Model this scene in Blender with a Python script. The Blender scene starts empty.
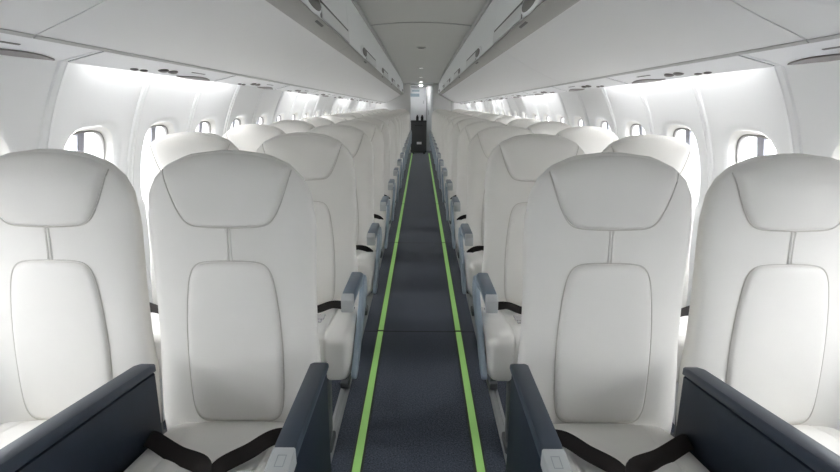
import bpy, bmesh, math, random
from mathutils import Vector, Matrix
random.seed(7)
S = bpy.context.scene
COL = S.collection

# ------------------------------------------------------------------ materials
def mat(name, col, rough=0.5, metal=0.0, spec=0.5, emit=None, estr=0.0, noise=0.0, nscale=60.0, bump=0.0, bscale=400.0, sheen=0.0, coat=0.0):
    m = bpy.data.materials.new(name); m.use_nodes = True
    nt = m.node_tree; b = nt.nodes['Principled BSDF']
    b.inputs['Base Color'].default_value = (*col, 1)
    b.inputs['Roughness'].default_value = rough
    b.inputs['Metallic'].default_value = metal
    b.inputs['Specular IOR Level'].default_value = spec
    b.inputs['Sheen Weight'].default_value = sheen
    b.inputs['Coat Weight'].default_value = coat
    if emit:
        b.inputs['Emission Color'].default_value = (*emit, 1)
        b.inputs['Emission Strength'].default_value = estr
    if noise or bump:
        tc = nt.nodes.new('ShaderNodeTexCoord')
    if noise:
        n = nt.nodes.new('ShaderNodeTexNoise'); n.inputs['Scale'].default_value = nscale; n.inputs['Detail'].default_value = 4
        r = nt.nodes.new('ShaderNodeValToRGB')
        r.color_ramp.elements[0].position = 0.3; r.color_ramp.elements[1].position = 0.7
        r.color_ramp.elements[0].color = (*[c*(1-noise) for c in col], 1)
        r.color_ramp.elements[1].color = (*[min(1, c*(1+noise)) for c in col], 1)
        nt.links.new(tc.outputs['Object'], n.inputs['Vector'])
        nt.links.new(n.outputs['Fac'], r.inputs['Fac'])
        nt.links.new(r.outputs['Color'], b.inputs['Base Color'])
    if bump:
        n2 = nt.nodes.new('ShaderNodeTexNoise'); n2.inputs['Scale'].default_value = bscale; n2.inputs['Detail'].default_value = 3
        bp = nt.nodes.new('ShaderNodeBump'); bp.inputs['Strength'].default_value = bump; bp.inputs['Distance'].default_value = 0.002
        nt.links.new(tc.outputs['Object'], n2.inputs['Vector'])
        nt.links.new(n2.outputs['Fac'], bp.inputs['Height'])
        nt.links.new(bp.outputs['Normal'], b.inputs['Normal'])
    return m

M = {}
M['leather'] = mat('cream_leather', (.80, .782, .742), .46, spec=.4, noise=.015, nscale=8, bump=.12, bscale=500)
M['leather_pad'] = mat('cream_leather_pad', (.795, .777, .737), .42, spec=.4, noise=.012, nscale=10, bump=.10, bscale=500)
M['thread'] = mat('seam_thread', (.60, .575, .53), .6)
M['navy'] = mat('navy_panel', (.012, .020, .034), .5, spec=.45, noise=.08, nscale=20, bump=.05)
M['navy_pad'] = mat('navy_pad', (.032, .043, .062), .42, spec=.5, bump=.06)
M['pad_grey'] = mat('blue_grey_pad', (.115, .150, .195), .36, spec=.5)
M['cap'] = mat('pale_grey_cap', (.47, .49, .495), .4)
M['cap_line'] = mat('cap_line', (.30, .33, .35), .5)
M['fairing'] = mat('pale_blue_grey_plastic', (.30, .36, .42), .33, spec=.5)
M['metal'] = mat('brushed_metal', (.62, .63, .64), .3, metal=.85)
M['leg_metal'] = mat('leg_metal', (.16, .165, .175), .4, metal=.5)
M['buckle'] = mat('buckle_metal', (.75, .75, .76), .22, metal=.8)
M['belt'] = mat('belt_webbing', (.022, .018, .017), .75, spec=.25, bump=.3, bscale=900)
M['dark'] = mat('dark_void', (.03, .03, .033), .7)
M['wall'] = mat('white_wall_panel', (.84, .845, .85), .38, spec=.4)
M['reveal'] = mat('window_reveal', (.80, .79, .76), .45)
M['gasket'] = mat('window_gasket', (.36, .35, .34), .5)
M['bar'] = mat('window_bar', (.44, .44, .50), .5)
M['bin'] = mat('bin_shell', (.78, .78, .78), .5, spec=.35)
M['door'] = mat('bin_door', (.80, .82, .82), .42, spec=.4)
M['flap'] = mat('bin_flap', (.66, .67, .665), .45)
M['rail'] = mat('bin_rail', (.33, .325, .31), .45)
M['edge'] = mat('bin_edge', (.46, .46, .455), .5)
M['seam'] = mat('dark_seam', (.12, .12, .12), .6)
M['cup'] = mat('handle_cup', (.13, .125, .115), .5)
M['ceil'] = mat('ceiling_panel', (.61, .61, .585), .5, spec=.3)
M['psu'] = mat('service_panel', (.78, .785, .80), .45)
M['psu_dark'] = mat('service_dark', (.14, .13, .125), .4)
M['psu_brown'] = mat('service_brown', (.17, .15, .145), .4)
M['strip'] = mat('glow_strip', (.36, .66, .20), .45, emit=(.36, .66, .20), estr=.10)
M['strip_edge'] = mat('strip_edge', (.05, .06, .045), .5)
M['bulkhead'] = mat('bulkhead_panel', (.62, .62, .61), .45)
M['galley'] = mat('galley_white', (.82, .84, .85), .4)
M['placard'] = mat('placard', (.36, .46, .52), .5)
M['trolley'] = mat('trolley_grey', (.07, .07, .073), .5)
M['black'] = mat('black_plastic', (.01, .01, .012), .4)
M['lamp'] = mat('lamp_glow', (1, 1, 1), .5, emit=(1, .98, .95), estr=6)
M['lamp_galley'] = mat('lamp_galley', (1, 1, 1), .5, emit=(1, 1, 1), estr=110)
M['lamp_dim'] = mat('lamp_dim', (1, 1, 1), .5, emit=(1, .98, .95), estr=.7)
M['cove'] = mat('cove_glow', (1, 1, 1), .5, emit=(1, 1, 1), estr=8.5)
M['lamp_off'] = mat('lamp_off', (.04, .04, .04), .4)

# carpet: navy with speckle and cross seams
def carpet():
    m = bpy.data.materials.new('navy_carpet'); m.use_nodes = True
    nt = m.node_tree; b = nt.nodes['Principled BSDF']; L = nt.links.new
    tc = nt.nodes.new('ShaderNodeTexCoord')
    n = nt.nodes.new('ShaderNodeTexNoise'); n.inputs['Scale'].default_value = 170; n.inputs['Detail'].default_value = 5; n.inputs['Roughness'].default_value = .7
    L(tc.outputs['Object'], n.inputs['Vector'])
    r = nt.nodes.new('ShaderNodeValToRGB')
    r.color_ramp.elements[0].position = .40; r.color_ramp.elements[0].color = (.013, .018, .030, 1)
    r.color_ramp.elements[1].position = .62; r.color_ramp.elements[1].color = (.098, .120, .172, 1)
    L(n.outputs['Fac'], r.inputs['Fac'])
    sep = nt.nodes.new('ShaderNodeSeparateXYZ'); L(tc.outputs['Object'], sep.inputs[0])
    a = nt.nodes.new('ShaderNodeMath'); a.operation = 'ADD'; a.inputs[1].default_value = -2.447 + 1.78*10; L(sep.outputs['Y'], a.inputs[0])
    md = nt.nodes.new('ShaderNodeMath'); md.operation = 'MODULO'; md.inputs[1].default_value = 1.78; L(a.outputs[0], md.inputs[0])
    lt = nt.nodes.new('ShaderNodeMath'); lt.operation = 'LESS_THAN'; lt.inputs[1].default_value = .012; L(md.outputs[0], lt.inputs[0])
    mx = nt.nodes.new('ShaderNodeMix'); mx.data_type = 'RGBA'
    L(lt.outputs[0], mx.inputs['Factor']); L(r.outputs['Color'], mx.inputs['A']); mx.inputs['B'].default_value = (.006, .006, .008, 1)
    L(mx.outputs['Result'], b.inputs['Base Color'])
    b.inputs['Roughness'].default_value = .85; b.inputs['Sheen Weight'].default_value = .25; b.inputs['Specular IOR Level'].default_value = .3
    bp = nt.nodes.new('ShaderNodeBump'); bp.inputs['Strength'].default_value = .5; bp.inputs['Distance'].default_value = .004
    L(n.outputs['Fac'], bp.inputs['Height']); L(bp.outputs['Normal'], b.inputs['Normal'])
    return m
M['carpet'] = carpet()

def glass():
    m = bpy.data.materials.new('window_glass'); m.use_nodes = True
    nt = m.node_tree; nt.nodes.clear(); L = nt.links.new
    o = nt.nodes.new('ShaderNodeOutputMaterial'); t = nt.nodes.new('ShaderNodeBsdfTransparent'); t.inputs[0].default_value = (.97, .98, 1, 1)
    g = nt.nodes.new('ShaderNodeBsdfGlossy'); g.inputs['Roughness'].default_value = .05
    x = nt.nodes.new('ShaderNodeMixShader'); x.inputs[0].default_value = .05
    L(t.outputs[0], x.inputs[1]); L(g.outputs[0], x.inputs[2]); L(x.outputs[0], o.inputs[0])
    return m
M['glass'] = glass()

# ------------------------------------------------------------------ helpers
def obj(name, bm, m, parent=None, smooth=True, loc=None):
    me = bpy.data.meshes.new(name)
    bmesh.ops.recalc_face_normals(bm, faces=bm.faces)
    bm.to_mesh(me); bm.free()
    if smooth is True:
        for p in me.polygons: p.use_smooth = True
    elif smooth:
        for p in me.polygons: p.use_smooth = True
        me.set_sharp_from_angle(angle=math.radians(smooth))
    me.materials.append(M[m] if isinstance(m, str) else m)
    o = bpy.data.objects.new(name, me); COL.objects.link(o)
    if parent: o.parent = parent
    if loc: o.location = loc
    return o

def empty(name, loc, label=None, cat=None, group=None):
    o = bpy.data.objects.new(name, None); COL.objects.link(o); o.location = loc
    o.empty_display_size = .05
    tag(o, label, cat, group); return o

def tag(o, label=None, cat=None, group=None, kind=None):
    if label: o['label'] = label
    if cat: o['category'] = cat
    if group: o['group'] = group
    if kind: o['kind'] = kind
    return o

def box(bm, x0, x1, y0, y1, z0, z1, bev=0.0, seg=2):
    r = bmesh.ops.create_cube(bm, size=1)
    vs = r['verts']
    bmesh.ops.scale(bm, vec=(abs(x1-x0), abs(y1-y0), abs(z1-z0)), verts=vs)
    bmesh.ops.translate(bm, vec=((x0+x1)/2, (y0+y1)/2, (z0+z1)/2), verts=vs)
    if bev:
        es = list({e for v in vs for e in v.link_edges})
        bmesh.ops.bevel(bm, geom=es, offset=bev, segments=seg, affect='EDGES', profile=.5)
    return bm

def bxo(name, x0, x1, y0, y1, z0, z1, m, parent=None, bev=.004, seg=2, **k):
    bm = bmesh.new(); box(bm, x0, x1, y0, y1, z0, z1, bev, seg)
    return obj(name, bm, m, parent, smooth=35, **k)

def prism(bm, poly, axis, a, b, bev=0.0):
    """closed outline in the two other axes, extruded along axis from a to b"""
    def P(p, t):
        if axis == 'x': return (t, p[0], p[1])
        if axis == 'y': return (p[0], t, p[1])
        return (p[0], p[1], t)
    va = [bm.verts.new(P(p, a)) for p in poly]; vb = [bm.verts.new(P(p, b)) for p in poly]
    n = len(poly)
    fs = [bm.faces.new(va), bm.faces.new(vb[::-1])]
    for i in range(n):
        fs.append(bm.faces.new((va[i], vb[i], vb[(i+1) % n], va[(i+1) % n])))
    if bev:
        es = [e for e in {e for f in fs[:2] for e in f.edges}]
        bmesh.ops.recalc_face_normals(bm, faces=bm.faces)
        bmesh.ops.bevel(bm, geom=es, offset=bev, segments=2, affect='EDGES', profile=.5)
    return bm

def tube(bm, pts, r, n=10, cap=True):
    pts = [Vector(p) for p in pts]; rings = []
    for i, p in enumerate(pts):
        d = (pts[min(i+1, len(pts)-1)] - pts[max(i-1, 0)]).normalized()
        up = Vector((0, 0, 1)) if abs(d.z) < .9 else Vector((1, 0, 0))
        u = d.cross(up).normalized(); v = d.cross(u)
        rings.append([bm.verts.new(p + r*(math.cos(2*math.pi*k/n)*u + math.sin(2*math.pi*k/n)*v)) for k in range(n)])
    for a, b in zip(rings, rings[1:]):
        for k in range(n): bm.faces.new((a[k], a[(k+1) % n], b[(k+1) % n], b[k]))
    if cap: bm.faces.new(rings[0][::-1]); bm.faces.new(rings[-1])
    return bm

def ellip(bm, c, rx, ry, rz, seg=16, rings=10):
    r = bmesh.ops.create_uvsphere(bm, u_segments=seg, v_segments=rings, radius=1)
    bmesh.ops.scale(bm, vec=(rx, ry, rz), verts=r['verts'])
    bmesh.ops.translate(bm, vec=c, verts=r['verts'])
    return r['verts']

def tilt(o):
    o.location.z += zt(o.location.y)-.016; o.rotation_euler = (-TILT, 0, 0)

def copy_tree(o, parent=None):
    c = o.copy(); COL.objects.link(c)
    if parent: c.parent = parent
    for ch in list(o.children): copy_tree(ch, c)
    return c

def lerp_tab(tab, z):
    if z <= tab[0][0]: return tab[0][1]
    for (a, va), (b, vb) in zip(tab, tab[1:]):
        if z <= b:
            t = (z-a)/(b-a); t2 = t*t*(3-2*t)*.5 + t*.5
            return va + (vb-va)*t2
    return tab[-1][1]

# ------------------------------------------------------------------ seat pieces (seat local: +x toward the aisle when ax=1, faces -y)
REC = .10; ZTOP = 1.118
HW = [(.36, .206), (.44, .212), (.53, .210), (.65, .203), (.78, .203), (.94, .208), (1.012, .200), (1.047, .185), (1.080, .156), (1.098, .123), (1.110, .090), (ZTOP, .03)]
TH = [(.40, .095), (.55, .105), (.8, .095), (1.0, .082), (1.05, .078)]
def hw(z): return lerp_tab(HW, z)
def th(z):
    t = lerp_tab(TH, z)
    if z > 1.046: t *= max(.12, math.sqrt(max(0, 1-((z-1.046)/.075)**2)))
    return t
FR = .36                       # share of the depth in front of the widest line
def ym(z): return (z-1.02)*REC + lerp_tab(TH, z)*FR
NX = 4.2
def yfront(x, z):
    q = min(1, abs(x)/hw(z))
    return ym(z) - th(z)*FR*(1-q**NX)**(1/NX) - .006*(1-q*q)

def mesh_backrest():
    bm = bmesh.new(); N = 44; rings = []
    zs = [.38+.032*i for i in range(20)] + [1.012, 1.027, 1.041, 1.053, 1.065, 1.076, 1.086, 1.095, 1.103, 1.110, 1.115, ZTOP]
    for z in zs:
        h, t = hw(z), th(z); ring = []
        for k in range(N):
            a = 2*math.pi*k/N; ca, sa = math.cos(a), math.sin(a)
            x = h*math.copysign(abs(ca)**(2/NX), ca)
            y = t*(FR if sa < 0 else 1-FR)*math.copysign(abs(sa)**(2/NX), sa)
            q = abs(x)/h
            if sa < 0: y -= .006*(1-q*q)
            x *= 1-.20*max(0, sa)
            ring.append(bm.verts.new((x, ym(z)+y, z)))
        rings.append(ring)
    for a, b in zip(rings, rings[1:]):
        for k in range(N): bm.faces.new((a[k], a[(k+1) % N], b[(k+1) % N], b[k]))
    bm.faces.new(rings[0][::-1]); bm.faces.new(rings[-1])
    return bm

def smooth_outline(pts, it=3):
    for _ in range(it):
        q = []
        for i in range(len(pts)):
            a, b = pts[i], pts[(i+1) % len(pts)]
            q.append((a[0]*.75+b[0]*.25, a[1]*.75+b[1]*.25)); q.append((a[0]*.25+b[0]*.75, a[1]*.25+b[1]*.75))
        pts = q
    return pts

def pad_mesh(outline, height, edge=.010, sink=.006, lean=0.0):
    """a padded panel on the backrest's front surface"""
    bm = bmesh.new()
    cx = sum(p[0] for p in outline)/len(outline); cz = sum(p[1] for p in outline)/len(outline)
    size = min(max(p[0] for p in outline)-cx, max(p[1] for p in outline)-cz)
    steps = [0, .25*edge/size, .6*edge/size, edge/size, 1.8*edge/size, .3, .5, .7, .88]
    prof = [-sink, height*.25, height*.7, height*.88, height*.96, height, height, height, height]
    rings = []
    for s, hgt in zip(steps, prof):
        ring = []
        for p in outline:
            x = p[0]+(cx-p[0])*s; z = p[1]+(cz-p[1])*s
            hh = hgt if hgt < 0 else hgt*(1+lean*max(0, min(1, (z-.93)/.11))*max(0, min(1, (1.114-z)/.05)))
            ring.append(bm.verts.new((x, yfront(x, z)-hh, z)))
        rings.append(ring)
    n = len(outline)
    for a, b in zip(rings, rings[1:]):
        for k in range(n): bm.faces.new((a[k], a[(k+1) % n], b[(k+1) % n], b[k]))
    c = bm.verts.new((cx, yfront(cx, cz)-height*(1+lean*max(0, min(1, (cz-.93)/.11))), cz))
    for k in range(n): bm.faces.new((rings[-1][k], rings[-1][(k+1) % n], c))
    return bm

def seam_ring(outline, r=.0022, off=.0008, zmax=9):
    bm = bmesh.new()
    if zmax < 9:
        lo = sorted([p for p in outline if p[1] < zmax], key=lambda p: math.atan2(p[0], 1.03-p[1]))
        return tube(bm, [(p[0], yfront(p[0], p[1])-off, p[1]) for p in lo], r, 6)
    pts = [(p[0], yfront(p[0], p[1])-off, p[1]) for p in outline]
    n = 6; rings = []; m = len(pts)
    for i in range(m):
        p = Vector(pts[i]); d = (Vector(pts[(i+1) % m])-Vector(pts[i-1])).normalized()
        u = d.cross(Vector((0, 1, 0))).normalized(); v = d.cross(u)
        rings.append([bm.verts.new(p+r*(math.cos(2*math.pi*k/n)*u+math.sin(2*math.pi*k/n)*v)) for k in range(n)])
    for i in range(m):
        a, b = rings[i], rings[(i+1) % m]
        for k in range(n): bm.faces.new((a[k], a[(k+1) % n], b[(k+1) % n], b[k]))
    return bm

def head_outline():
    L = [(.158, 1.079), (.149, 1.049), (.138, 1.015), (.125, .982), (.108, .952), (.088, .940), (.05, .937), (0, .936)]
    top = [(0, 1.1155), (.05, 1.1135), (.090, 1.1065), (.122, 1.0975), (.145, 1.087)]
    right = top[1:] + L[:-1]
    pts = [top[0]] + right + [L[-1]] + [(-x, z) for x, z in right[::-1]]
    return pts
def lumbar_outline():
    pts = [(.0, .855), (.060, .8535), (.088, .845), (.103, .818), (.111, .77), (.117, .71), (.121, .63), (.120, .53), (.115, .46), (.098, .432), (.06, .427), (0, .426)]
    return pts + [(-x, z) for x, z in pts[-2:0:-1]]
HO = smooth_outline(head_outline(), 2); LO = smooth_outline(lumbar_outline(), 2)

def mesh_cushion():
    bm = bmesh.new(); rings = []
    W = .187
    xs = [-W, -W+.004, -W+.012, -W+.020, -W+.034, -.13, -.119, -.114, -.110, -.106, -.10, -.07, -.035, 0]
    xs = xs + [-x for x in xs[-2::-1]]
    prof = smooth_outline([(-.06, .418), (-.30, .468), (-.45, .489), (-.490, .487), (-.508, .470), (-.510, .44), (-.502, .35), (-.495, .325), (-.48, .312), (-.44, .309), (-.20, .322), (-.06, .34)], 2)
    cy = -.28; cz = .40
    for x in xs:
        d = W-abs(x)
        ins = .0
        if d < .034: ins = .032*(1-math.sqrt(max(0, 1-((.034-d)/.034)**2)))
        g = abs(abs(x)-.110)
        ins += .006*math.exp(-(g/.004)**2)
        crown = .012*(1-(x/W)**2)
        ring = []
        for (y, z) in prof:
            v = Vector((y-cy, z-cz)); k = max(0, 1-ins/max(.05, v.length))
            if abs(v.y) > 1e-6:
                kz = 1-ins/.085
            zz = cz + v.y*max(.3, 1-ins/.085)
            yy = cy + v.x*max(.5, 1-ins/.22)
            if z > cz: zz += crown*(1 if y < -.10 else .4)
            ring.append(bm.verts.new((x, yy, zz)))
        rings.append(ring)
    n = len(prof)
    for a, b in zip(rings, rings[1:]):
        for k in range(n): bm.faces.new((a[k], a[(k+1) % n], b[(k+1) % n], b[k]))
    bm.faces.new(rings[0][::-1]); bm.faces.new(rings[-1])
    return bm

def ribbon(path, width, thick, side):
    """flat strap: side gives the width direction at each point"""
    bm = bmesh.new(); rings = []
    # resample with catmull-rom
    P = [Vector(p) for p in path]; out = []
    for i in range(len(P)-1):
        p0, p1, p2, p3 = P[max(i-1, 0)], P[i], P[i+1], P[min(i+2, len(P)-1)]
        for s in range(6):
            t = s/6
            out.append(.5*((2*p1)+(-p0+p2)*t+(2*p0-5*p1+4*p2-p3)*t*t+(-p0+3*p1-3*p2+p3)*t**3))
    out.append(P[-1])
    for i, p in enumerate(out):
        d = (out[min(i+1, len(out)-1)]-out[max(i-1, 0)]).normalized()
        w = Vector(side).normalized().cross(d).normalized(); nn = d.cross(w)
        rings.append([bm.verts.new(p+w*a*width/2+nn*b*thick/2) for a, b in ((-1, -1), (1, -1), (1, 1), (-1, 1))])
    for a, b in zip(rings, rings[1:]):
        for k in range(4): bm.faces.new((a[k], a[(k+1) % 4], b[(k+1) % 4], b[k]))
    bm.faces.new(rings[0][::-1]); bm.faces.new(rings[-1])
    return bm

_shared = {}
def shared(name, key, make, m, parent, smooth=True):
    """one mesh per key, linked to several objects"""
    if key in _shared:
        o = bpy.data.objects.new(name, _shared[key]); COL.objects.link(o); o.parent = parent
        return o
    o = obj(name, make(), m, parent, smooth); _shared[key] = o.data
    return o

def arm_top(bm, x0, x1, y0, y1, z, t):
    box(bm, x0, x1, y0, y1, z-t, z, .006, 3); return bm

def make_seat(kind, ax, front=False):
    """kind 'aisle' or 'window'; ax = +1 when the aisle lies on the seat's +x side"""
    r = bpy.data.objects.new('%s_seat' % kind, None); COL.objects.link(r); r.empty_display_size = .05
    def X(a, b): return (min(ax*a, ax*b), max(ax*a, ax*b))
    b = shared('backrest', 'backrest', mesh_backrest, 'leather', r)
    shared('headrest', 'headrest', lambda: pad_mesh(HO, .008, lean=1.1), 'leather_pad', r)
    shared('lumbar_pad', 'lumbar_pad', lambda: pad_mesh(LO, .009), 'leather_pad', r)
    shared('stitching', 'seam1', lambda: seam_ring(HO, .0014, zmax=1.078), 'thread', b)
    shared('stitching', 'seam2', lambda: seam_ring(LO, .0014), 'thread', b)
    def pip():
        bm = bmesh.new()
        for dx in (-.0035, .0035):
            tube(bm, [(dx, yfront(dx, z)-.0005, z) for z in (.934, .915, .895, .875, .856)], .003, 8)
        return bm
    shared('piping', 'piping', pip, 'leather', b)
    cu = shared('seat_cushion', 'cushion', mesh_cushion, 'leather', r)
    if kind == 'aisle': cu.location = ((ax*.010 if front else ax*.032), 0, 0); cu.scale.x = 1.0 if front else 1.085
    # belt: two straps meeting at a buckle on the cushion
    for s in (-1, 1):
        q = s*ax; apx = ax*.045
        dz = -.010 if q*ax < 0 else 0
        path = [(q*.200+ax*.008, -.196, .440), (q*.176+ax*.002, -.210, .470+dz), (q*.140-ax*.008, -.230, .484+dz), (q*.08+ax*.015, -.287, .492+dz), (q*.024+ax*.036, -.338, .501), (q*.010+ax*.042, -.380, .506)]
        shared('belt_strap', ('strap', s, ax), lambda: ribbon(path, .038, .003, (0, -.50, .86)), 'belt', r, smooth=40)
    def bk():
        bm = bmesh.new(); box(bm, ax*.045-.032, ax*.045+.032, -.428, -.380, .499, .514, .004, 2); box(bm, ax*.045-.026, ax*.045+.018, -.422, -.386, .512, .519, .003, 2); return bm
    shared('buckle', ('buckle', ax), bk, 'buckle', r, smooth=35)
    def tongue():
        bm = bmesh.new(); x = ax*.112
        box(bm, x-.020, x+.020, -.392, -.356, .496, .504, .003, 2); box(bm, x-.014, x+.014, -.410, -.390, .493, .500, .002, 1); return bm
    shared('belt_tongue', ('tongue', ax), tongue, 'buckle', r, smooth=35)
    # under-seat structure
    def beams():
        bm = bmesh.new()
        tube(bm, [(-.205, -.40, .295), (.205, -.40, .295)], .020, 14); tube(bm, [(-.205, -.14, .295), (.205, -.14, .295)], .020, 14)
        box(bm, -.19, .19, -.44, -.10, .306, .328, .006)
        return bm
    shared('seat_frame', 'beams', beams, 'metal', r, smooth=40)
    lx = .137 if kind == 'aisle' else -.05
    def leg(y0, y1):
        bm = bmesh.new(); x = ax*lx
        prism(bm, [(y0-.022, .29), (y0+.022, .29), (y1+.018, .035), (y1-.018, .035)], 'x', x-.011, x+.011, .003)
        box(bm, x-.018, x+.018, y1-.045, y1+.045, .008, .04, .006)
        return bm
    for y0, y1 in ((-.40, -.43), (-.14, -.02)):
        shared('leg', ('leg', kind, ax, y0), lambda: leg(y0, y1), 'leg_metal', r, smooth=35)
    if front and kind == 'aisle':
        # solid side panels with folded tables inside
        def aisle_panel():
            bm = bmesh.new(); x0, x1 = X(.205, .245)
            prism(bm, [(-.142, .604), (-.46, .604), (-.60, .590), (-.625, .55), (-.62, .16), (-.15, .16)], 'x', x0, x1, .008); return bm
        p = obj('armrest', aisle_panel(), 'navy', r, smooth=35)
        def pad():
            bm = bmesh.new(); x0, x1 = X(.205, .248)
            prism(bm, [(-.130, .604), (-.446, .604), (-.446, .631), (-.43, .634), (-.15, .630), (-.130, .620)], 'x', x0, x1, .007); return bm
        obj('armrest_pad', pad(), 'pad_grey_front', p, smooth=35)
        x0, x1 = X(.205, .248)
        cp = bmesh.new(); prism(cp, [(-.448, .600), (-.60, .588), (-.628, .560), (-.632, .52), (-.648, .52), (-.646, .575), (-.612, .620), (-.448, .634)], 'x', x0, x1, .004)
        c = obj('end_cap', cp, 'cap', p, smooth=35)
        # engraved release plate: a thin outline
        fr = bmesh.new(); a, bq = X(.220, .236)
        for (xa, xb, ya, yb) in ((a, bq, -.4665, -.465), (a, bq, -.492, -.4905), (a, a+.0015, -.492, -.465), (bq-.0015, bq, -.492, -.465)):
            vs0 = len(fr.verts); box(fr, xa, xb, ya, yb, .625, .6345)
            fr.verts.ensure_lookup_table()
            for v in fr.verts[vs0:]:
                if v.co.z > .63: v.co.z = .6343+(v.co.y+.448)*.085
        obj('release_plate', fr, 'cap_line', c, smooth=False)
        # middle armrest between the pair
        mp = bmesh.new(); x0, x1 = X(-.172, -.212)
        prism(mp, [(-.142, .596), (-.62, .654), (-.66, .62), (-.66, .16), (-.16, .16)], 'x', x0, x1, .006)
        for v in mp.verts: v.co.x -= ax*.05*max(0, -.14-v.co.y)
        p2 = obj('armrest', mp, 'navy', r, smooth=35)
        mt = bmesh.new(); x0, x1 = X(-.170, -.214)
        prism(mt, [(-.138, .598), (-.63, .658), (-.665, .648), (-.668, .660), (-.63, .690), (-.160, .626), (-.138, .618)], 'x', x0, x1, .007)
        for v in mt.verts: v.co.x -= ax*.05*max(0, -.14-v.co.y)
        obj('armrest_pad', mt, 'navy_pad', p2, smooth=35)
    else:
        def arm(xa, xb, key):
            x0, x1 = X(xa, xb)
            def body():
                bm = bmesh.new()
                prism(bm, [(-.195, .600), (-.47, .600), (-.49, .594), (-.49, .586), (-.34, .582), (-.24, .560), (-.20, .552), (-.185, .575)], 'x', x0+.003, x1-.003, .004)
                if key == 'out': prism(bm, [(-.250, .578), (-.190, .578), (-.135, .30), (-.195, .30)], 'x', (x0+x1)/2-.009, (x0+x1)/2+.009, .004)
                return bm
            p = shared('armrest', ('arm', key, ax), body, 'fairing', r, smooth=35)
            def pad():
                bm = bmesh.new(); prism(bm, [(-.235, .600), (-.478, .600), (-.478, .632), (-.46, .634), (-.26, .628), (-.235, .616)], 'x', x0, x1, .006); return bm
            shared('armrest_pad', ('pad', key, ax), pad, 'pad_grey', p, smooth=35)
            def cap():
                bm = bmesh.new(); prism(bm, [(-.479, .592), (-.479, .632), (-.492, .630), (-.505, .618), (-.507, .578), (-.479, .576)], 'x', x0, x1, .004); return bm
            shared('end_cap', ('cap', key, ax), cap, 'cap', p, smooth=35)
        if kind == 'aisle':
            arm(.214, .254, 'in'); arm(-.199, -.236, 'out')
        else:
            arm(-.205, -.24, 'out')
    if kind == 'aisle':
        def fair():
            bm = bmesh.new(); x0, x1 = X(.238, .256)
            q = smooth_outline([(-.110, .53), (-.150, .585), (-.215, .585), (-.250, .525), (-.345, .458), (-.47, .388), (-.512, .345), (-.495, .322), (-.43, .332), (-.34, .382), (-.235, .437), (-.13, .49)], 2)
            if front: q = [(max(y, -.44), z) for y, z in q]
            prism(bm, q, 'x', x0, x1, .005); return bm
        if not front:
            shared('side_fairing', ('fair', ax), fair, 'fairing', r, smooth=35)
    for ch in r.children:
        if ch.name.split('.')[0] not in ('backrest', 'headrest', 'lumbar_pad'): ch.location.y += .033
    return r

M['pad_grey_front'] = mat('slate_pad', (.045, .060, .084), .4, spec=.5)

PITCH = .762; R1 = 1.145; NROW = 15
ORD = ['front', 'second', 'third', 'fourth', 'fifth', 'sixth', 'seventh', 'eighth', 'ninth', 'tenth', 'eleventh', 'twelfth', 'thirteenth', 'fourteenth', 'last']
for side, sn in ((-1, 'left'), (1, 'right')):
    ax = -side
    for kind, xx in (('aisle', .468), ('window', .910)):
        proto = None
        for n in range(NROW):
            if n == 0: o = make_seat(kind, ax, front=True)
            elif n == 1: o = make_seat(kind, ax); proto = o
            else: o = copy_tree(proto)
            o.location = (side*xx, R1+PITCH*n, 0)
            where = 'beside the aisle' if kind == 'aisle' else 'by the windows'
            what = 'cream leather aisle seat' if kind == 'aisle' else 'cream leather window seat'
            extra = ' with navy panels' if (n == 0 and kind == 'aisle') else ''
            tag(o, '%s%s on the %s of the aisle, %s row from the front' % (what, extra, sn, ORD[n]) if n not in (0, 14) else
                   '%s%s on the %s of the aisle, %s' % (what, extra, sn, 'nearest row' if n == 0 else 'last row at the far end'),
                'seat', 'passenger seats')

# ------------------------------------------------------------------ setting
Y0, Y1 = -2.4, 12.6
RC, ZC = 1.25, .72
def wx(z):
    return math.sqrt(max(.0, RC*RC-(z-ZC)**2))

bm = bmesh.new(); box(bm, -1.10, 1.10, Y0-.1, 14.4, -.05, 0)
tag(obj('floor', bm, 'carpet', smooth=False), kind='structure')

# windows: pitch and place
WP = .49; W0 = 1.785
wins = [W0+WP*k for k in range(-8, 23)]
ZWC = .948; WH = .195; WW = .145            # window opening half sizes on the wall
def sup(a, e=3.4):
    ca, sa = math.cos(a), math.sin(a)
    r = 1/((abs(ca)**e+abs(sa)**e)**(1/e))
    return ca*r, sa*r

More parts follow.
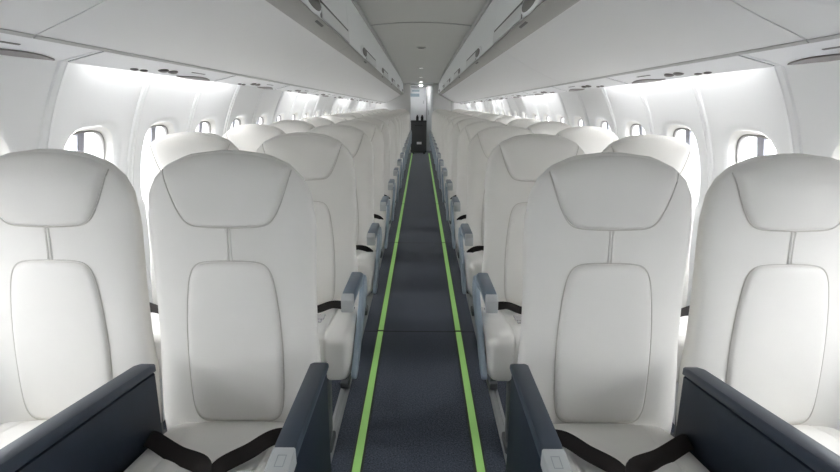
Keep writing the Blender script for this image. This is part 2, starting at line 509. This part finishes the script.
def wall(side):
    bm = bmesh.new(); cache = {}
    def V(y, z, dx=0):
        k = (round(y, 4), round(z, 4), round(dx, 4))
        if k not in cache: cache[k] = bm.verts.new((side*(wx(z)+dx), y, z))
        return cache[k]
    def face(*vs):
        u = []
        for v in vs:
            if v not in u: u.append(v)
        if len(u) > 2:
            try: bm.faces.new(u)
            except ValueError: pass
    zA, zB = .60, 1.22
    ys_all = []
    for yw in wins:
        ya, yb = yw-WP/2, yw+WP/2
        # outer ring: points on the cell's border
        N = 48; ring0 = []; angs = []
        for k in range(N):
            a = 2*math.pi*(k+.5)/N
            ca, sa = math.cos(a), math.sin(a)
            hy, hz = WP/2, None
            top = zB-ZWC; bot = ZWC-zA
            t = min(hy/abs(ca) if abs(ca) > 1e-9 else 9, (top if sa > 0 else bot)/abs(sa) if abs(sa) > 1e-9 else 9)
            ring0.append((yw+ca*t, ZWC+sa*t)); angs.append(a)
        # include the corners by snapping the nearest points
        for (cy, cz) in ((ya, zA), (yb, zA), (ya, zB), (yb, zB)):
            j = min(range(N), key=lambda i: (ring0[i][0]-cy)**2+(ring0[i][1]-cz)**2); ring0[j] = (cy, cz)
        hole = []
        for k in range(N):
            y, z = ring0[k]; a = math.atan2((z-ZWC)/WH, (y-yw)/WW)
            s = sup(a); hole.append((yw+s[0]*WW, ZWC+s[1]*WH))
        rings = []
        for t, dx in ((0, 0), (.35, 0), (.62, 0), (.78, .001), (.90, .005), (1.0, .014)):
            rings.append([(y0+(y1-y0)*t, z0+(z1-z0)*t, dx) for (y0, z0), (y1, z1) in zip(ring0, hole)])
        for A, B in zip(rings, rings[1:]):
            for k in range(N):
                j = (k+1) % N; face(V(*A[k]), V(*A[j]), V(*B[j]), V(*B[k]))
        ys_all.append(sorted({round(y, 4) for (y, z) in ring0 if abs(z-zB) < 1e-6} | {round(ya, 4), round(yb, 4)}))
        ys_all[-1] = (ys_all[-1], sorted({round(y, 4) for (y, z) in ring0 if abs(z-zA) < 1e-6}))
    ztop = [zB, 1.25, 1.28, 1.31, 1.34, 1.37, 1.40, 1.44, 1.48]
    zbot = [zA, .5, .4, .3, .2, .1, 0]
    for tops, bots in ys_all:
        for za, zb in zip(ztop, ztop[1:]):
            for a, b in zip(tops, tops[1:]): face(V(a, za), V(b, za), V(b, zb), V(a, zb))
        for za, zb in zip(zbot, zbot[1:]):
            for a, b in zip(bots, bots[1:]): face(V(a, za), V(b, za), V(b, zb), V(a, zb))
    # crown above the bins
    ya, yb = wins[0]-WP/2, wins[-1]+WP/2
    P = [(wx(1.48)+.0, 1.48), (.98, 1.56), (.80, 1.75), (.62, 1.90), (.48, 2.0), (0, 2.03)]
    for (xa, za), (xb, zb) in zip(P, P[1:]):
        v = [bm.verts.new((side*xa, ya, za)), bm.verts.new((side*xb, ya, zb)), bm.verts.new((side*xb, yb, zb)), bm.verts.new((side*xa, yb, za))]
        bm.faces.new(v)
    return bm
for side, sn in ((-1, 'left'), (1, 'right')):
    w = tag(obj('wall_'+sn, wall(side), 'wall', smooth=45), kind='structure')
    # raised joint strips between the wall panels
    rib = None
    for k, yw in enumerate(wins):
        if rib is None:
            bm = bmesh.new(); zs = [.05+.05*i for i in range(28)]
            rings = []
            for z in zs:
                x = side*wx(z)
                nrm = Vector((wx(z), 0, z-ZC)).normalized()
                ring = []
                for dy, h in ((-.026, -.002), (-.020, .006), (-.005, .0085), (-.002, .005), (.002, .005), (.005, .0085), (.020, .006), (.026, -.002)):
                    ring.append(bm.verts.new((side*(wx(z)-nrm.x*h), dy, z-nrm.z*h)))
                rings.append(ring)
            for a, b in zip(rings, rings[1:]):
                for j in range(7): bm.faces.new((a[j], a[j+1], b[j+1], b[j]))
            rib = obj('panel_joint', bm, 'wall', w, smooth=40); o = rib
        else:
            o = rib.copy(); COL.objects.link(o)
        o.location = (0, yw+WP/2, 0)
    # windows
    first = None
    for k, yw in enumerate(wins):
        if first is None:
            bm = bmesh.new(); N = 48; rings = []
            for s, dx in ((1.0, .013), (.975, .020), (.945, .034), (.925, .044), (.915, .046), (.905, .060), (1.02, .064)):
                ring = []
                for j in range(N):
                    q = sup(2*math.pi*j/N); y, z = q[0]*WW*s, ZWC+q[1]*WH*s
                    zz = ZWC+q[1]*WH
                    ring.append(bm.verts.new((side*(wx(zz)+dx), y, z)))
                rings.append(ring)
            for a, b in zip(rings, rings[1:]):
                for j in range(N): bm.faces.new((a[j], a[(j+1) % N], b[(j+1) % N], b[j]))
            first = obj('window_1', bm, 'reveal', smooth=50); o = first
            def wring(prs):
                bm = bmesh.new(); rs = []
                for s, dx in prs:
                    rs.append([bm.verts.new((side*(wx(ZWC+q[1]*WH)+dx), q[0]*WW*s, ZWC+q[1]*WH*s)) for q in [sup(2*math.pi*j/N) for j in range(N)]])
                for a, b in zip(rs, rs[1:]):
                    for j in range(N): bm.faces.new((a[j], a[(j+1) % N], b[(j+1) % N], b[j]))
                return bm
            obj('gasket', wring([(.93, .0415), (.918, .039), (.895, .040), (.885, .046), (.885, .052)]), 'gasket', first)
            bm = bmesh.new(); ring = []
            for j in range(N):
                q = sup(2*math.pi*j/N)
                ring.append(bm.verts.new((side*(wx(ZWC+q[1]*WH)+.049), q[0]*WW*.90, ZWC+q[1]*WH*.90)))
            c = bm.verts.new((side*(wx(ZWC)+.049), 0, ZWC))
            for j in range(N): bm.faces.new((ring[j], ring[(j+1) % N], c))
            obj('pane', bm, 'glass', first)
            bm = bmesh.new()
            prism(bm, [(-.018, -.176), (.018, -.176), (.018, .176), (-.018, .176)], 'x', 0, 1)
            for v in bm.verts:
                z = ZWC+v.co.z; t = v.co.x
                v.co = Vector((side*(wx(z)+.036+.010*t), v.co.y-.028, z))
            obj('bar', bm, 'bar', first, smooth=False)  # solid grey upright stripe standing in for a reflection in the pane
        else:
            o = copy_tree(first)
        o.name = 'window_%d' % (k+1+(31 if side > 0 else 0))
        tag(o, kind='structure'); o.location = (0, yw, 0)

# ceiling: bowed panels across the aisle with joint strips, dropping towards the galley
TILT = .010; YT = 1.8
def zt(y): return -TILT*(y-YT)
def ceil_z(y):
    z = 1.942+zt(y)
    if y > 9.6: z -= (y-9.6)/3.0*.118
    return z
bm = bmesh.new()
seams = [Y0, -.71, 1.99, 4.69, 9.6, 12.6]
def cprof(y, up=.055):
    n = 12; p = []
    for i in range(n+1):
        x = -.475+.95*i/n; p.append((x, y, ceil_z(y)+.030*(1-(x/.475)**2)))
    return p + [(.475, y, ceil_z(y)+up), (-.475, y, ceil_z(y)+up)]
def loft2(bm, A, B):
    va = [bm.verts.new(p) for p in A]; vb = [bm.verts.new(p) for p in B]; n = len(A)
    bm.faces.new(va); bm.faces.new(vb[::-1])
    for i in range(n): bm.faces.new((va[i], vb[i], vb[(i+1) % n], va[(i+1) % n]))
for a, b in zip(seams, seams[1:]): loft2(bm, cprof(a+.004), cprof(b-.004))
ce = tag(obj('ceiling', bm, 'ceil', smooth=30), kind='structure')
for y in seams[3:4]:
    bm = bmesh.new(); A = cprof(y-.014); B = cprof(y+.014)
    loft2(bm, [(x, yy, z-.006) for x, yy, z in A], [(x, yy, z-.006) for x, yy, z in B]); obj('joint_strip', bm, 'edge', ce, smooth=30)
bm = bmesh.new(); box(bm, -1.3, 1.3, 12.6, 14.4, 1.70, 1.76); tag(obj('ceiling_galley', bm, 'galley', smooth=False), kind='structure')

# overhead bins
ends = [-2.3, -.5, 1.16, 3.1, 4.9, 6.7, 8.5, 10.35, 12.57]
BO = ['nearest', 'second', 'third', 'fourth', 'fifth', 'sixth', 'last']
for side, sn in ((-1, 'left'), (1, 'right')):
    for k, (a, b) in enumerate(zip(ends, ends[1:])):
        L = b-a-.005
        vis = k-1
        o = empty('overhead_bin', (0, a+.002, 0))
        if k == 0: lab = 'white overhead bin above the %s seats, behind the viewpoint' % sn
        else: lab = 'white overhead bin above the %s seats, %s along the aisle' % (sn, BO[vis])
        tag(o, lab, 'overhead bin', 'overhead bins'); tilt(o)
        s = side
        # shell: sloped underside, slightly bowed
        prof = [(.507, 1.571)]
        for i in range(1, 10):
            t = i/10; prof.append((.507+.368*t, 1.571-.183*t-.012*math.sin(math.pi*t)))
        prof += [(.877, 1.386), (.884, 1.41), (.884, 1.60), (.78, 1.78), (.60, 1.90), (.475, 1.93), (.47, 1.60)]
        bm = bmesh.new(); prism(bm, [(s*x, z) for x, z in prof], 'y', 0, L)
        obj('bin_shell', bm, 'bin', o, smooth=30)
        bm = bmesh.new(); prism(bm, [(s*x, z) for x, z in [(.4365, 1.606), (.434, 1.598), (.440, 1.5935), (.500, 1.5665), (.509, 1.568), (.509, 1.60), (.47, 1.61)]], 'y', 0, L)
        rl = obj('bin_rail', bm, 'rail', o, smooth=40)
        bm = bmesh.new(); prism(bm, [(s*x, z) for x, z in [(.435, 1.609), (.452, 1.906), (.472, 1.906), (.466, 1.609)]], 'y', 0, L)
        d = obj('bin_door', bm, 'door', o, smooth=False)
        bm = bmesh.new(); prism(bm, [(s*x, z) for x, z in [(.4435, 1.900), (.447, 1.944), (.475, 1.945), (.477, 1.900)]], 'y', 0, L)
        obj('top_rail', bm, 'edge', o, smooth=False)
        bm = bmesh.new(); prism(bm, [(s*x, z) for x, z in [(.876, 1.384), (.886, 1.3785), (.889, 1.383), (.884, 1.402)]], 'y', 0, L)
        obj('edge_trim', bm, 'edge', o, smooth=False)
        # handle: oval cup, long flap with a dark gap round it
        e = L-.03
        def dx(z): return .435+.018*(z-1.609)/.313
        fl = e-.82
        bm = bmesh.new(); z0, z1 = 1.610, 1.684
        prism(bm, [(s*(dx(z0)-.002), z0), (s*(dx(z1)-.002), z1), (s*(dx(z1)+.004), z1), (s*(dx(z0)+.004), z0)], 'y', fl-.010, e+.016)
        h = obj('handle', bm, 'seam', d, smooth=False)
        bm = bmesh.new(); z0, z1 = 1.608, 1.668
        prism(bm, [(s*(dx(z0)-.007), z0), (s*(dx(z1)-.007), z1), (s*(dx(z1)+.001), z1), (s*(dx(z0)+.001), z0)], 'y', fl, e, .002)
        obj('flap', bm, 'flap', h, smooth=35)
        bm = bmesh.new()
        ellip(bm, (s*(dx(1.645)-.001), fl-.175, 1.645), .013, .185, .044, 24, 12)
        obj('cup_rim', bm, 'door', d)
        bm = bmesh.new()
        ellip(bm, (s*(dx(1.645)-.003), fl-.175, 1.644), .0155, .158, .034, 24, 12)
        obj('cup', bm, 'cup', d)
        bm = bmesh.new(); y = fl+.02
        prism(bm, [(s*.443, 1.5895), (s*.453, 1.585), (s*.453, 1.590), (s*.443, 1.595)], 'y', y-.07, y+.07)
        obj('latch_slot', bm, 'seam', rl, smooth=False)

# service panels under the bins
PO = ['nearest', 'second', 'third', 'fourth', 'fifth', 'sixth', 'seventh', 'eighth', 'ninth', 'tenth', 'eleventh']
for side, sn in ((-1, 'left'), (1, 'right')):
    p0 = Vector((side*.892, 0, 1.3825)); p1 = Vector((side*1.012, 0, 1.3515)); ux = (p1-p0); wdt = ux.length; ux.normalize()
    nz = Vector((ux.z*side, 0, -abs(ux.x)));   # downward normal
    if nz.z > 0: nz = -nz
    def at(u, y, h=0): return p0+ux*u*wdt+Vector((0, y, 0))+nz*h
    def plate(bm, outl, h0, h1):
        a = [bm.verts.new(at(u, y, h0)) for u, y in outl]; b = [bm.verts.new(at(u, y, h1)) for u, y in outl]
        n = len(outl); bm.faces.new(a); bm.faces.new(b[::-1])
        for i in range(n): bm.faces.new((a[i], b[i], b[(i+1) % n], a[(i+1) % n]))
    proto = None
    nP = 0; ys = [1.41+1.0*k for k in range(-3, 11)] + [12.41]
    for k, y in enumerate(ys[:-1]):
        if proto is None:
            o = empty('service_panel', (0, y, 0)); proto = o
            bm = bmesh.new(); plate(bm, [(0, .003), (1, .003), (1, .997), (0, .997)], -.02, 0)
            obj('panel', bm, 'psu', o, smooth=False)
            def cov(g):
                pts = [(.02, .02)] + [((.88+g)*math.cos(t)+.02, .03+(.33+g*.10)*math.sin(t)) for t in [math.pi/2*i/14 for i in range(15)]]
                return [pts[0], (.90+g, .02)] + pts[1:]
            bm = bmesh.new(); plate(bm, cov(.025), -.001, .0012); c = obj('oxygen_cover', bm, 'seam', o, smooth=False)
            bm = bmesh.new(); plate(bm, cov(0), 0, .003); obj('cover_plate', bm, 'psu', c, smooth=False)
            for yy in (.475, .545):
                bm = bmesh.new(); c = at(.62, yy, .0); vs = ellip(bm, (0, 0, 0), .017, .028, .009); bmesh.ops.translate(bm, vec=c, verts=bm.verts)
                obj('reading_light', bm, 'psu_dark', o)
            for yy in (.33, .39):
                bm = bmesh.new(); c = at(.84, yy, .0); vs = ellip(bm, (0, 0, 0), .009, .022, .006); bmesh.ops.translate(bm, vec=c, verts=bm.verts)
                obj('air_vent', bm, 'psu_dark', o)
            bm = bmesh.new()
            pts = [(.90-.50*math.sin(t)**1.0*(0.35+.65*i/13)*.55, .64+.325*i/13) for i, t in [(i, math.pi*i/13) for i in range(14)]]
            pts += [(.93, .965), (.985, .84), (.97, .70)]
            plate(bm, pts, -.001, .004); obj('call_light', bm, 'psu_brown', o, smooth=False)
            bm = bmesh.new(); plate(bm, [(.40, .66), (.45, .66), (.45, .78), (.40, .78)], -.001, .0015); obj('sign_slot', bm, 'psu_dark', o, smooth=False)
        else:
            o = copy_tree(proto); o.location = (0, y, 0); o.rotation_euler = (0, 0, 0)
        if k >= 3: lab = 'white service panel with lights below the %s bins, %s along the aisle' % (sn, PO[k-3])
        else: lab = 'white service panel over the %s entrance area, %s behind the viewpoint' % (sn, ['third', 'second', 'first'][k])
        tag(o, lab, 'service panel', 'overhead service panels')
        tilt(o)
    # glowing cove strips in the gap between service panels and wall
    cp = None; nn = 0
    for (a, b) in ((-2.3, -1.1), (-1.0, .42), (1.60, 2.92), (4.05, 5.42), (6.58, 7.95), (9.1, 10.45), (11.5, 12.5)):
        o = empty('cove_light', (0, a, 0)); tilt(o)
        bm = bmesh.new(); prism(bm, [(side*1.000, 1.412), (side*1.045, 1.400), (side*1.045, 1.412), (side*1.000, 1.424)], 'y', 0, b-a)
        obj('housing', bm, 'psu', o, smooth=False)
        bm = bmesh.new(); prism(bm, [(side*1.004, 1.405), (side*1.042, 1.394), (side*1.042, 1.399), (side*1.004, 1.410)], 'y', .01, b-a-.01)
        obj('diffuser', bm, 'cove', o, smooth=False)
        tag(o, 'glowing white cove light along the %s wall, %s' % (sn, ['two behind the viewpoint', 'just behind the viewpoint', 'nearest lit stretch', 'second lit stretch', 'third lit stretch', 'fourth lit stretch', 'farthest lit stretch'][nn]), 'cove light', 'cove lights'); nn += 1

# ceiling downlights
for nm, y, m in (('unlit', 6.5, 'lamp_off'), ('first lit', 9.55, 'lamp_dim'), ('second lit', 11.2, 'lamp_dim'), ('farthest lit', 12.3, 'lamp'), ('galley', 13.05, 'lamp_galley')):
    zc = ceil_z(y)+.028 -.004 if y < 12.6 else 1.698
    o = empty('ceiling_light', (0, y, zc))
    bm = bmesh.new(); bmesh.ops.create_cone(bm, cap_ends=True, segments=28, radius1=.062, radius2=.055, depth=.008); obj('trim_ring', bm, 'ceil', o, smooth=35, loc=(0, 0, -.003))
    bm = bmesh.new(); ellip(bm, (0, 0, -.006), .042, .042, .006, 24, 8); obj('lens', bm, m, o)
    tag(o, {'unlit': 'small dark round ceiling light above mid aisle, not lit', 'first lit': 'round glowing ceiling light, next beyond the dark one', 'second lit': 'round glowing ceiling light, second beyond the dark one',
            'farthest lit': 'bright round ceiling light just before the galley doorway', 'galley': 'round glowing ceiling light inside the far galley'}[nm], 'ceiling light', 'aisle ceiling lights')

# aisle floor strips, tracks
for side, sn in ((-1, 'left'), (1, 'right')):
    x = side*.2165
    o = empty('floor_path_strip', (x, 0, 0), 'green glowing path strip on the carpet along the %s seats' % sn, 'floor strip', 'floor path strips')
    cuts = [-2.3]+[2.447+1.78*k for k in range(-2, 6)]+[12.5]
    e = bmesh.new(); g = bmesh.new()
    for a, b in zip(cuts, cuts[1:]):
        box(e, -.0225, .0225, a+.008, b-.004, .0005, .0035, .001, 1)
        box(g, -.0145, .0145, a+.014, b-.006, .003, .006, .001, 1)
    obj('carrier', e, 'strip_edge', o, smooth=False); obj('glow_insert', g, 'strip', o, smooth=False)
    for xx, w in ((.330, 'inner'), (.955, 'outer')):
        t = empty('seat_track', (side*xx, 0, 0), 'silver seat track in the floor under the %s %s seats' % (sn, 'aisle' if w == 'inner' else 'window'), 'seat track', 'seat tracks')
        bm = bmesh.new(); prism(bm, [(-.020, 0), (-.020, .004), (-.008, .006), (-.006, .003), (.006, .003), (.008, .006), (.020, .004), (.020, 0)], 'y', .5, 12.5)
        obj('rail', bm, 'metal', t, smooth=False)

# ------------------------------------------------------------------ far end: bulkheads, galley, trolley
def panel_wall(name, x0, x1, y0, y1, z0, z1, m='wall'):
    bm = bmesh.new(); box(bm, x0, x1, y0, y1, z0, z1); return tag(obj(name, bm, m, smooth=False), kind='structure')
panel_wall('wall_back', -1.30, -.262, 12.60, 12.66, 0, 2.0, 'bulkhead')
panel_wall('wall_bulkhead', .312, 1.30, 12.60, 12.66, 0, 2.0, 'bulkhead')
panel_wall('trim_1', -.262, .312, 12.60, 12.66, 1.76, 2.0, 'galley')
panel_wall('trim_2', -.262, .312, 12.60, 12.66, 1.685, 1.70, 'edge')
panel_wall('trim_3', .76, .83, 12.585, 12.6, .95, 1.40, 'edge')
panel_wall('wall_galley', -1.30, 1.30, 14.30, 14.36, 0, 2.0, 'galley')
panel_wall('wall_galley_left', -1.30, -1.25, 12.66, 14.3, 0, 2.0, 'galley')
panel_wall('wall_galley_right', 1.25, 1.30, 12.66, 14.3, 0, 2.0, 'galley')
panel_wall('wall_front', -1.30, 1.30, Y0-.06, Y0, 0, 2.0, 'wall')

o = empty('galley_cabinet', (-.14, 13.55, 0), 'white galley cabinet with a blue grey placard beyond the trolley', 'cabinet')
bxo('body', -.34, .28, 0, .6, 0, 1.93, 'galley', o)
dd = bxo('door', -.30, .245, -.012, 0, .95, 1.62, 'galley', o)
bxo('latch', .20, .225, -.022, -.012, 1.24, 1.32, 'metal', dd)
bxo('upper_door', -.30, .245, -.012, 0, 1.64, 1.88, 'galley', o)
bxo('placard', -.14, .10, -.016, -.012, 1.42, 1.50, 'placard', dd, bev=0)
bxo('placard', -.10, .10, -.016, -.012, 1.55, 1.59, 'placard', dd, bev=0)
d = tag(bxo('door_1', .165, .30, 13.2, 13.24, 0, 1.72, 'galley'), kind='structure')
bxo('door_edge', .150, .165, 13.19, 13.25, 0, 1.72, 'edge', d)
bxo('handle', .20, .22, 13.185, 13.2, .95, 1.07, 'metal', d)

o = empty('galley_trolley', (-.05, 12.3, 0), 'dark grey galley trolley standing at the far end of the aisle', 'trolley')
bxo('body', -.195, .195, 0, .62, .045, .80, 'trolley', o, bev=.008)
td = bxo('door', -.170, .170, -.014, 0, .07, .76, 'trolley', o, bev=.006)
bxo('handle', -.10, .10, -.04, -.014, .70, .72, 'black', td, bev=.006)
bxo('placard', -.045, .075, -.018, -.014, .25, .31, 'bin', td, bev=0)
bxo('top_tray', -.200, .200, -.01, .63, .80, .822, 'black', o, bev=.006)
for sx in (-.14, .14):
    for yy in (.08, .54):
        bm = bmesh.new(); bmesh.ops.create_cone(bm, cap_ends=True, segments=18, radius1=.028, radius2=.028, depth=.03)
        bmesh.ops.rotate(bm, cent=(0, 0, 0), matrix=Matrix.Rotation(math.pi/2, 3, 'Y'), verts=bm.verts)
        w = obj('wheel', bm, 'black', o, smooth=35, loc=(sx, yy, .028))
        bxo('fork', -.02, .02, -.02, .02, .005, .022, 'metal', w)
for i, (x, lab) in enumerate(((-.085, 'left'), (.035, 'right'))):
    b = empty('bottle', (x, 12.42, .822), 'black bottle on the galley trolley, the %s one of the two' % lab, 'bottle', 'bottles on the trolley')
    def lathe(pr, n=18):
        bm = bmesh.new(); rings = [[bm.verts.new((r*math.cos(2*math.pi*k/n), r*math.sin(2*math.pi*k/n), z)) for k in range(n)] for r, z in pr]
        for p, q in zip(rings, rings[1:]):
            for k in range(n): bm.faces.new((p[k], p[(k+1) % n], q[(k+1) % n], q[k]))
        bm.faces.new(rings[0][::-1]); bm.faces.new(rings[-1]); return bm
    obj('body', lathe([(.030, 0), (.034, .006), (.034, .09), (.030, .105), (.016, .12), (.014, .125)]), 'black', b, smooth=40)
    obj('cap', lathe([(.017, .123), (.018, .126), (.018, .140), (.014, .144)]), 'black', b, smooth=40)

# ------------------------------------------------------------------ light
w = bpy.data.worlds.new('World'); S.world = w; w.use_nodes = True
nt = w.node_tree; bg = nt.nodes['Background']; tc = nt.nodes.new('ShaderNodeTexCoord'); sp = nt.nodes.new('ShaderNodeSeparateXYZ'); rp = nt.nodes.new('ShaderNodeMapRange')
nt.links.new(tc.outputs['Generated'], sp.inputs[0]); nt.links.new(sp.outputs['Z'], rp.inputs['Value'])
rp.inputs['From Min'].default_value = -.10; rp.inputs['From Max'].default_value = .65; rp.inputs['To Min'].default_value = 1.6; rp.inputs['To Max'].default_value = 10.0
nt.links.new(rp.outputs['Result'], bg.inputs['Strength']); bg.inputs[0].default_value = (.98, .99, 1, 1)      # overcast sky above, apron below
def area(name, loc, rot, sx, sy, power, col=(1, 1, 1)):
    l = bpy.data.lights.new(name, 'AREA'); l.shape = 'RECTANGLE'; l.size = sx; l.size_y = sy; l.energy = power; l.color = col
    o = bpy.data.objects.new(name, l); COL.objects.link(o); o.location = loc; o.rotation_euler = rot; return o

# ------------------------------------------------------------------ camera
c = bpy.data.cameras.new('camera'); c.sensor_fit = 'HORIZONTAL'; c.sensor_width = 36; c.lens = 480/840*36
c.clip_start = .02; c.clip_end = 100
co = bpy.data.objects.new('camera', c); COL.objects.link(co)
co.location = (0, 0, 1.23); co.rotation_euler = (Matrix.Rotation(math.radians(90-15.376), 3, 'X') @ Matrix.Rotation(math.radians(.35), 3, 'Z')).to_euler()
S.camera = co
vs = S.view_settings; vs.view_transform = 'Standard'; vs.look = 'None'; vs.gamma = 1; vs.use_curve_mapping = False
vs.exposure = 1.08
S.cycles.use_denoising = True
S.cycles.max_bounces = 14; S.cycles.diffuse_bounces = 8; S.cycles.transparent_max_bounces = 12
S.cycles.sample_clamp_indirect = 6
